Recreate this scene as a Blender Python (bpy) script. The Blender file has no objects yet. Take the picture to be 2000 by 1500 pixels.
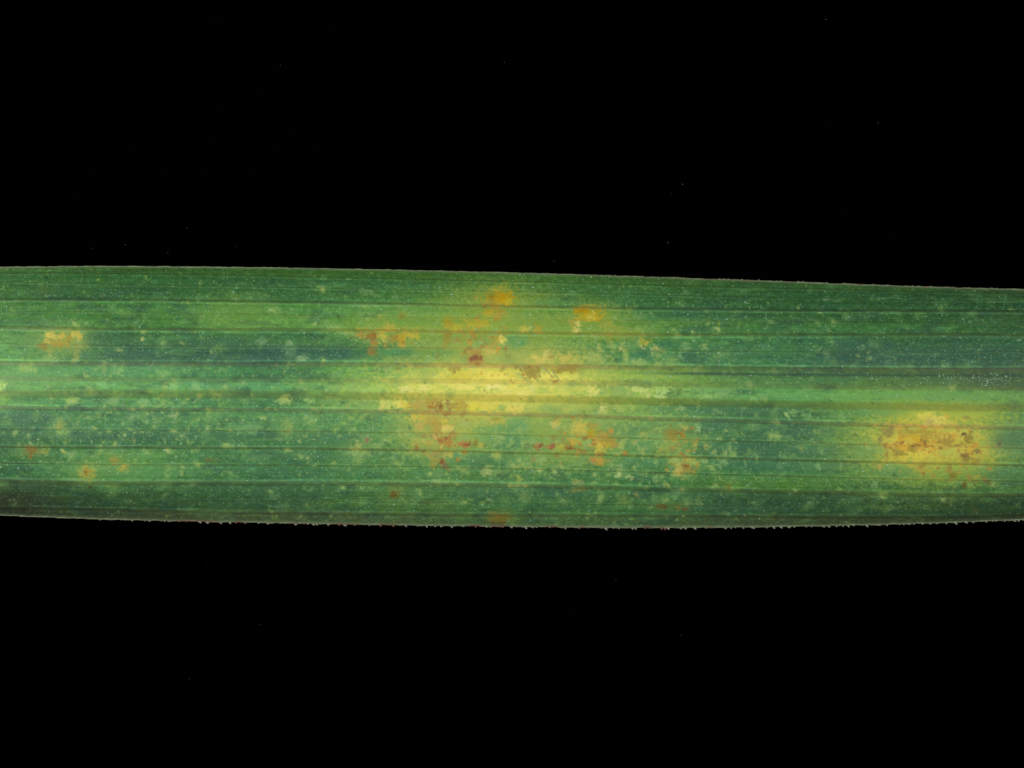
import bpy, math, random
import numpy as np
from mathutils import Vector

# ------------------------------------------------------------------ camera, light, exposure
SC = 0.0025                 # scene units (cm) per measured unit; the leaf is about 1.25 cm wide
DIST = 14.0                 # camera height above the blade, cm
scene = bpy.context.scene
scene.unit_settings.system = 'METRIC'
scene.unit_settings.scale_length = 0.01
col = scene.collection

cam_d = bpy.data.cameras.new('camera')
cam_d.sensor_width = 36.0
cam_d.lens = 36.0 * DIST / (2000 * SC)
cam_d.clip_start = 0.05
cam_d.clip_end = 200.0
cam = bpy.data.objects.new('camera', cam_d)
cam.location = (0, 0, DIST)
col.objects.link(cam)
scene.camera = cam

world = bpy.data.worlds.new('World')
scene.world = world
world.use_nodes = True
world.node_tree.nodes['Background'].inputs['Color'].default_value = (0, 0, 0, 1)
world.node_tree.nodes['Background'].inputs['Strength'].default_value = 0.0

def lamp(name, loc, size, energy, colour, target=(0, 0, 0)):
    d = bpy.data.lights.new(name, 'AREA')
    d.shape = 'DISK'
    d.size = size
    d.energy = energy
    d.color = colour
    o = bpy.data.objects.new(name, d)
    o.location = loc
    o.rotation_euler = (Vector(target) - Vector(loc)).to_track_quat('-Z', 'Y').to_euler()
    col.objects.link(o)
    return o

lamp('key_lamp', (-8.5, 0.9, 11.5), 2.6, 1520, (1.0, 0.975, 0.94))
lamp('side_lamp', (9.0, 0.6, 11.0), 2.6, 930, (1.0, 0.98, 0.95))

vs = scene.view_settings
vs.view_transform = 'Standard'
vs.look = 'None'
vs.exposure = 0.0
vs.gamma = 1.0
vs.use_curve_mapping = False

# ------------------------------------------------------------------ helpers
rng = np.random.default_rng(7)
random.seed(7)

def s2l(c):
    c = np.clip(np.asarray(c, dtype=np.float64) / 255.0, 0, 1)
    return np.where(c <= 0.04045, c / 12.92, ((c + 0.055) / 1.055) ** 2.4)

def vnoise(x, y, seed):
    """smooth value noise in -1..1"""
    N = 256
    t = np.random.default_rng(seed).uniform(-1, 1, (N, N)).astype(np.float32)
    xi = np.floor(x).astype(np.int64); yi = np.floor(y).astype(np.int64)
    fx = (x - xi).astype(np.float32); fy = (y - yi).astype(np.float32)
    fx = fx * fx * (3 - 2 * fx); fy = fy * fy * (3 - 2 * fy)
    a = t[xi % N, yi % N]; b = t[(xi + 1) % N, yi % N]
    c = t[xi % N, (yi + 1) % N]; d = t[(xi + 1) % N, (yi + 1) % N]
    return (a * (1 - fx) + b * fx) * (1 - fy) + (c * (1 - fx) + d * fx) * fy

def fbm(x, y, seed, octaves=3):
    r = 0; amp = 1.0; tot = 0
    for k in range(octaves):
        r = r + amp * vnoise(x * 2 ** k + 17.3 * k, y * 2 ** k + 5.1 * k, seed + k)
        tot += amp; amp *= 0.55
    return r / tot

def smooth(e0, e1, v):
    t = np.clip((v - e0) / (e1 - e0), 0, 1)
    return t * t * (3 - 2 * t)

class Curve:
    """smooth line y(x) through measured points, straight on beyond the ends"""
    def __init__(self, ys, xs=(0, 250, 500, 750, 1000, 1250, 1500, 1750, 2000), deg=5):
        xs = np.array(xs) / 1000.0 - 1.0
        self.p = np.polyfit(xs, np.array(ys, float), deg)
        self.dp = np.polyder(self.p)
    def __call__(self, x):
        t = np.asarray(x, float) / 1000.0 - 1.0
        tc = np.clip(t, -1, 1)
        return np.polyval(self.p, tc) + np.polyval(self.dp, tc) * (t - tc) * 0.5

upper = Curve([523, 521, 521, 524, 527, 529, 533, 540, 547, 552, 561, 564, 565.5],
              (0, 200, 340, 500, 700, 860, 1000, 1200, 1400, 1600, 1800, 1900, 2000))
lower = Curve([1005, 1009, 1013, 1017, 1019, 1023, 1026, 1028, 1029, 1029, 1026, 1021, 1018, 1014],
              (0, 100, 200, 340, 500, 700, 900, 1000, 1200, 1400, 1600, 1800, 1900, 2000))
VEINS = [  # y at nine stations, half width, colour factor, opacity, ridge height
    ([534, 535, 539, 545, 550, 557, 563, 569, 574], 2.0, (0.92, 0.93, 0.90), 0.7, 0.9),
    ([551, 556, 561, 566, 570, 576, 582, 586, 588], 1.7, (0.96, 0.95, 0.90), 0.6, 0.7),
    ([585, 586, 589, 594, 599, 602, 606, 607, 609], 3.0, (0.90, 0.84, 0.90), 0.85, 1.8),
    ([610, 611, 615, 620, 624, 626, 629, 631, 635], 1.7, (1.00, 0.95, 0.85), 0.55, 0.6),
    ([640, 642, 645, 646, 649.5, 653, 655, 653, 656], 3.4, (0.96, 0.88, 0.74), 0.9, 1.4),
    ([672, 676, 678, 679, 682, 685, 687, 689, 687], 1.9, (0.98, 0.93, 0.85), 0.65, 0.7),
    ([709.5, 711, 711, 712.5, 715, 717.5, 721, 722.5, 722.5], 4.6, (0.95, 0.85, 0.84), 0.9, 1.7),
    ([739, 741, 742, 743.5, 745.5, 750, 753, 757, 759], 5.5, (0.87, 0.89, 0.82), 0.95, 1.4),
    ([769, 769, 771, 773, 778, 784, 789, 794, 797], 7.5, (0.85, 0.85, 0.63), 1.0, 2.0),
    ([796, 799, 801, 804, 809, 817, 824.5, 830, 837], 4.0, (0.92, 0.81, 0.82), 0.95, 1.7),
    ([837, 839, 842, 844, 848, 856, 863, 869, 875], 1.7, (0.92, 0.86, 0.72), 0.8, 0.8),
    ([872, 873, 876, 878.5, 882, 891, 897, 902.5, 909], 2.6, (0.84, 0.78, 0.62), 0.95, 1.4),
    ([903, 906, 909, 911, 913, 921, 931, 933, 940], 1.7, (0.90, 0.85, 0.72), 0.85, 0.8),
    ([939, 942.5, 945, 945.5, 947, 954, 961.5, 964, 967.5], 4.2, (0.98, 0.88, 0.86), 0.9, 1.7),
    ([972, 975, 977.5, 979, 981, 986, 988, 989, 989], 1.6, (0.96, 0.93, 0.85), 0.6, 0.6),
    ([992, 996, 1001, 1004, 1005.5, 1007, 1009, 1010, 1007], 3.2, (0.92, 0.86, 0.86), 0.85, 1.5),
]
vein_curves = [Curve(v[0]) for v in VEINS]
vein_lines = lambda x: np.array([c(x) for c in vein_curves])

# ------------------------------------------------------------------ grid of the blade's upper face
xs_l = np.arange(-900, -30, 14.0); xs_m = np.arange(-30, 2030, 1.6); xs_r = np.arange(2030, 2901, 14.0)
XS = np.concatenate([xs_l, xs_m, xs_r])
NR = 421
V = np.linspace(0, 1, NR)
edge_up = upper(XS) + 0.5 * fbm(XS / 22, XS * 0, 91) + 0.35 * vnoise(XS / 6, XS * 0, 92)
edge_lo = lower(XS) + 0.9 * fbm(XS / 18, XS * 0, 93) + 0.5 * vnoise(XS / 5, XS * 0, 94)
X = np.repeat(XS[None, :], NR, 0)
Y = edge_up[None, :] + V[:, None] * (edge_lo - edge_up)[None, :]
NC = len(XS)

LINES = np.concatenate([edge_up[None, :], vein_lines(XS), edge_lo[None, :]], 0)       # 18 lines, 17 strips
def strip_coord(Xa, Ya):
    """0 at the upper edge, 17 at the lower one, whole numbers on the veins"""
    li = [np.interp(Xa, XS, L) for L in LINES]
    S = np.zeros_like(Xa)
    for k in range(17):
        S = S + np.clip((Ya - li[k]) / np.maximum(li[k + 1] - li[k], 1e-3), 0, 1)
    return S
S = strip_coord(X, Y)

# ------------------------------------------------------------------ pigment of the tissue, with some light and shade painted in
BASE = np.array([
 [(72,118,66),(60,104,52),(64,112,54),(66,118,54),(74,124,56),(68,118,58),(62,112,62),(60,106,60),(58,96,56)],
 [(66,120,66),(56,110,60),(58,110,66),(62,118,70),(74,130,64),(64,118,62),(56,108,64),(54,104,64),(52,96,60)],
 [(66,120,68),(56,110,62),(62,116,66),(68,128,68),(88,140,64),(62,120,70),(54,108,64),(52,104,64),(50,98,64)],
 [(72,126,68),(66,124,64),(76,136,68),(82,144,76),(82,142,66),(68,124,68),(56,108,64),(52,102,56),(52,98,58)],
 [(76,132,76),(66,124,64),(88,148,70),(90,148,68),(102,152,66),(86,140,64),(64,120,68),(54,110,62),(52,98,60)],
 [(90,145,80),(58,110,72),(62,116,74),(66,126,76),(110,152,74),(76,136,76),(58,116,78),(52,102,72),(50,100,74)],
 [(92,150,92),(58,108,84),(52,100,84),(70,130,84),(110,152,78),(74,134,82),(58,116,82),(54,100,82),(52,96,78)],
 [(92,154,96),(86,150,98),(66,130,88),(96,158,84),(170,178,74),(120,164,74),(72,126,74),(74,116,66),(66,96,68)],
 [(100,168,100),(102,168,104),(88,158,104),(124,178,96),(185,195,88),(120,172,88),(90,156,92),(104,164,80),(100,152,84)],
 [(76,138,88),(80,142,92),(70,130,86),(112,156,88),(180,186,82),(108,154,84),(64,116,80),(90,150,82),(78,130,88)],
 [(68,120,88),(76,134,90),(84,144,92),(80,138,92),(120,160,88),(92,142,84),(64,116,84),(96,144,80),(66,114,82)],
 [(62,112,78),(62,114,84),(66,120,82),(80,138,86),(82,142,86),(86,142,84),(60,112,82),(104,148,80),(66,118,82)],
 [(60,112,76),(84,142,82),(62,116,80),(70,126,78),(74,132,82),(78,134,82),(62,120,82),(88,140,80),(66,120,80)],
 [(62,114,80),(84,142,86),(62,116,78),(72,130,82),(66,122,80),(68,124,74),(74,126,62),(66,118,64),(60,108,70)],
 [(64,96,72),(64,108,68),(64,114,74),(72,120,70),(66,116,74),(70,120,74),(60,104,72),(62,102,70),(60,96,70)],
 [(66,88,68),(64,104,66),(66,110,74),(76,122,68),(70,122,74),(70,122,74),(64,110,74),(66,108,72),(66,102,72)],
 [(76,96,76),(82,102,76),(84,108,78),(88,114,78),(84,122,78),(84,120,78),(82,106,76),(82,104,74),(80,98,76)],
], dtype=np.float64)
BASE[..., 2] *= 0.90
BASE[4:14, :, 2] *= 0.95
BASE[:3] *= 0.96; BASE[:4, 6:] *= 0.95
BASE[14:, :3] *= 0.92; BASE[14:, 6:] *= 0.92  # shade of the drooping lower ends, painted into the colour
BASE[5:11, 0] *= 1.05  # glow of the light at left middle, painted into the colour
_dk = (BASE[..., 2] > 0.62 * BASE[..., 1]) & (BASE[..., 1] < 125)
BASE[_dk] = BASE[_dk] * (1.0, 0.985, 0.98)
BASE[7:11, 3:6] *= 1.04
cx = np.clip(X / 250.0, 0, 7.999); ci = cx.astype(int); cf = (cx - ci)[..., None]
cf = cf * cf * (3 - 2 * cf)
sw = S + 0.25 * fbm(X / 60, Y / 18, 11)
bands = np.clip(sw - 0.5, 0, 15.999); bi = bands.astype(int); bf = (bands - bi)
bf = smooth(0.15, 0.85, bf)[..., None]
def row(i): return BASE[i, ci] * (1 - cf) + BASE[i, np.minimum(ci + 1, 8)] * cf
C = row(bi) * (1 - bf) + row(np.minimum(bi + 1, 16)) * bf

def mix(a, colour, alpha):
    return a + (np.asarray(colour, float) - a) * alpha[..., None]

# broad mottling: blue-green dense tissue and lighter tissue, drawn out along the blade
n1 = fbm(X / 52, Y / 15, 21, 3)
C = mix(C, (48, 88, 66), 0.50 * smooth(0.12, 0.55, n1) * smooth(10, 60, Y - edge_up[None, :]))
n2 = fbm(X / 45, Y / 11, 31, 3)
C = mix(C, (104, 164, 88), 0.30 * smooth(0.12, 0.55, n2))
n3 = fbm(X / 7, Y / 4.5, 41, 2)                       # cell-sized mottle
C = C * (1 + 0.13 * n3)[..., None]
n3b = fbm(X / 10, Y / 6, 45, 2)
C = C * (1 + n3b[..., None] * np.array((0.07, 0.02, -0.12)))
n4 = fbm(X / 260, Y / 1.6, 51, 2)                     # fine lengthwise striation
C = C * (1 + 0.05 * n4)[..., None]

# warped coordinates give every blotch a ragged outline
WX = X + 5.0 * fbm(X / 13, Y / 13, 61, 2) + 2.2 * vnoise(X / 4.5, Y / 4.5, 65)
WY = Y + 3.4 * fbm(X / 13, Y / 11, 71, 2) + 1.8 * vnoise(X / 4.5, Y / 4.5, 75)

NF = fbm(X / 4.6, Y / 4.0, 67, 2); NG = fbm(X / 3.4, Y / 3.0, 69, 2)
def blot(cxp, cyp, rx, ry, colour, alpha, soft=0.55, power=2.0, keep=False):
    """lay one pigment blotch; returns its alpha patch and column window"""
    global C
    m = rx * (1.3 + soft) + 16
    i0 = np.searchsorted(XS, cxp - m); i1 = np.searchsorted(XS, cxp + m)
    if i1 - i0 < 2: return None
    ya = (cyp - ry * (1.3 + soft) - 14 - edge_up[i0:i1].max()) / 470.0; yb = (cyp + ry * (1.3 + soft) + 14 - edge_up[i0:i1].min()) / 470.0
    r0 = int(np.clip(ya, 0, 1) * (NR - 1)); r1 = int(min(np.clip(yb, 0, 1) * (NR - 1) + 2, NR))
    r0 = max(0, r0 - 12); r1 = min(NR, r1 + 2)
    if r1 - r0 < 2: return None
    dx = np.abs(WX[r0:r1, i0:i1] - cxp) / rx; dy = np.abs(WY[r0:r1, i0:i1] - cyp) / ry
    d = (dx ** power + dy ** power) ** (1.0 / power)
    q = math.sqrt(rx * ry)
    k = min(1.0, q / 7.0) * (1.0 if q < 22 else 0.5)
    a = 1 - smooth(1 - soft, 1 + soft, d + 0.75 * k * NF[r0:r1, i0:i1])
    C[r0:r1, i0:i1] = mix(C[r0:r1, i0:i1], colour, np.clip(alpha * a * (1 + 0.5 * k * NG[r0:r1, i0:i1]), 0, 1))
    return (r0, r1, i0, i1, a)

# -- yellowed zones: (name, label, blotches)
ZONES = [
 ('middle', 'large yellow blotch in the middle of the blade, fading to lime green', [
   (1030,752,300,46,(132,170,80),.42,.9,2), (930,650,190,75,(128,164,72),.42,.9,2), (960,845,230,85,(132,168,78),.42,.9,2), (985,756,225,46,(208,210,98),.82,.8,2), (930,690,150,54,(160,178,78),.72,.8,2), (935,756,150,36,(238,230,108),.72,.7,2),
   (880,832,95,46,(190,188,84),.75,.75,2), (1000,735,120,16,(240,226,98),.78,.5,3), (1030,700,130,22,(176,184,88),.6,.7,2),
   (860,870,60,30,(160,170,80),.65,.6,2)]),
 ('top', 'lime and amber blotch near the upper edge of the blade', [
   (965,600,95,42,(142,166,68),.75,.8,2), (920,630,85,22,(150,168,64),.7,.6,2), (1080,635,120,26,(132,164,68),.6,.8,2)]),
 ('top_left', 'lime blotch with brown spots at the left of the large yellow one', [
   (775,645,95,26,(136,164,66),.72,.6,2), (820,615,110,24,(112,158,66),.5,.7,2)]),
 ('top_right', 'lime blotch round an amber spot under the upper edge', [
   (1160,622,70,34,(132,162,64),.65,.6,2), (1215,652,60,14,(146,162,64),.6,.6,2)]),
 ('low_right', 'mottled lime blotch with orange spots below the large yellow one', [
   (1130,850,110,46,(158,176,82),.68,.8,2), (1090,890,60,18,(128,162,74),.55,.6,2)]),
 ('far_low', 'faint lime blotch with two brown spots right of the orange ones', [
   (1315,858,58,34,(134,166,80),.6,.6,2), (1335,908,32,22,(150,172,84),.6,.6,2)]),
 ('right', 'yellow blotch full of tan and grey spots near the right end', [
   (1835,862,190,88,(142,172,72),.55,.95,2), (1822,866,135,58,(178,184,74),.80,.7,2), (1830,808,110,20,(182,186,70),.78,.7,2.5), (1812,868,95,39,(216,198,78),.92,.5,2.6),
   (1880,880,62,28,(190,182,72),.75,.5,2.5), (1840,925,120,22,(138,166,70),.6,.6,2), (1790,795,170,14,(128,166,62),.45,.7,2)]),
 ('left', 'tan blotch with pale yellow patches near the left end', [
   (118,664,52,24,(140,162,74),.65,.6,2), (118,663,34,15,(182,166,76),.85,.35,3)]),
]
# -- free standing tints, no part of their own
TINTS = [
 (62,880,30,16,(104,142,70),.7), (170,922,30,24,(118,154,76),.75), (232,908,30,16,(120,152,74),.7), (118,836,24,20,(108,152,86),.6), (115,664,62,30,(122,156,78),.6),
 (8,760,60,40,(124,176,96),.5), (60,735,90,22,(112,166,96),.45), (772,962,26,20,(96,134,66),.7), (562,836,24,20,(106,152,84),.6), (1422,950,18,12,(96,138,62),.6),
 (1310,990,44,10,(92,126,64),.6), (700,876,32,16,(116,156,86),.6), (978,1010,30,16,(106,128,62),.7),
 (462,612,70,26,(108,152,62),.55), (230,922,120,24,(88,150,80),.45), (60,655,80,26,(94,148,84),.4),
 (645,690,60,12,(46,94,84),.75), (540,688,60,11,(46,90,84),.6), (400,672,70,10,(50,98,78),.5), (260,690,50,12,(52,98,84),.5),
 (200,660,30,10,(54,100,78),.5), (775,688,32,7,(75,145,90),.7), (860,690,30,8,(84,144,72),.5), (1010,666,18,13,(98,158,88),.85),
 (1250,695,27,10,(62,126,84),.75), (1309,673,22,9,(54,114,78),.75), (1346,697,24,11,(60,114,86),.65), (1400,690,50,14,(60,116,84),.5),
 (1675,672,55,9,(48,94,84),.6), (1720,697,130,12,(50,92,82),.55), (1900,690,90,14,(50,94,80),.45), (1330,612,60,12,(56,108,68),.55),
 (1370,645,70,9,(56,108,68),.4), (45,820,48,15,(68,112,94),.65), (88,817,9,9,(58,104,86),.7), (30,855,45,12,(60,108,84),.5),
 (175,850,40,10,(60,112,88),.5), (300,812,60,9,(60,114,90),.45), (360,850,90,13,(60,116,84),.5), (640,855,50,13,(60,116,84),.6),
 (580,893,60,10,(60,114,86),.5), (560,925,60,10,(54,108,82),.5), (960,905,50,12,(64,124,86),.4), (1010,828,22,14,(96,160,96),.7),
 (985,848,40,18,(90,152,90),.6), (1000,868,35,14,(84,144,88),.7), (945,848,24,14,(110,166,84),.6), (900,893,40,14,(84,146,84),.5),
 (1250,905,40,12,(72,132,82),.6), (1225,842,40,12,(84,142,86),.5), (1250,870,28,12,(84,146,86),.6), (1440,872,60,12,(52,104,80),.65),
 (1400,835,40,14,(64,118,84),.5), (1460,905,60,12,(62,116,80),.5), (1540,845,60,14,(58,112,84),.6), (1580,880,60,12,(62,118,84),.5),
 (1750,922,40,13,(84,140,82),.6), (1700,880,30,16,(88,148,84),.5), (1560,915,80,12,(62,116,80),.4), (1980,860,40,22,(66,116,82),.6),
 (1960,925,40,14,(66,120,84),.5), (1340,800,60,8,(64,124,84),.5), (1430,800,60,8,(66,118,84),.5), (1500,805,40,8,(62,114,84),.5),
 (1700,805,60,9,(84,146,88),.4), (1430,995,80,10,(54,98,78),.5),
 (1100,965,60,10,(58,106,76),.5), (960,965,50,12,(60,108,80),.5), (560,965,80,12,(56,100,74),.5), (30,974,50,11,(58,62,52),.5),
 (40,1000,60,5,(58,64,54),.4), (85,566,16,9,(86,120,54),.7), (457,580,11,9,(98,140,62),.6), (400,752,90,8,(96,164,104),.4),
 (200,725,120,10,(84,152,100),.4), (1620,775,180,9,(96,164,90),.4), (1800,770,120,10,(106,166,82),.5), (1900,775,90,9,(100,158,88),.4),
 (1400,615,50,8,(58,108,66),.5), (1225,575,60,8,(62,116,66),.4), (1100,592,40,6,(70,130,72),.5), (120,560,70,12,(60,108,62),.4),
 (1900,745,90,8,(70,98,70),.6), (1640,742,90,7,(72,128,76),.4), (1800,740,60,7,(76,120,64),.4),
]
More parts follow.
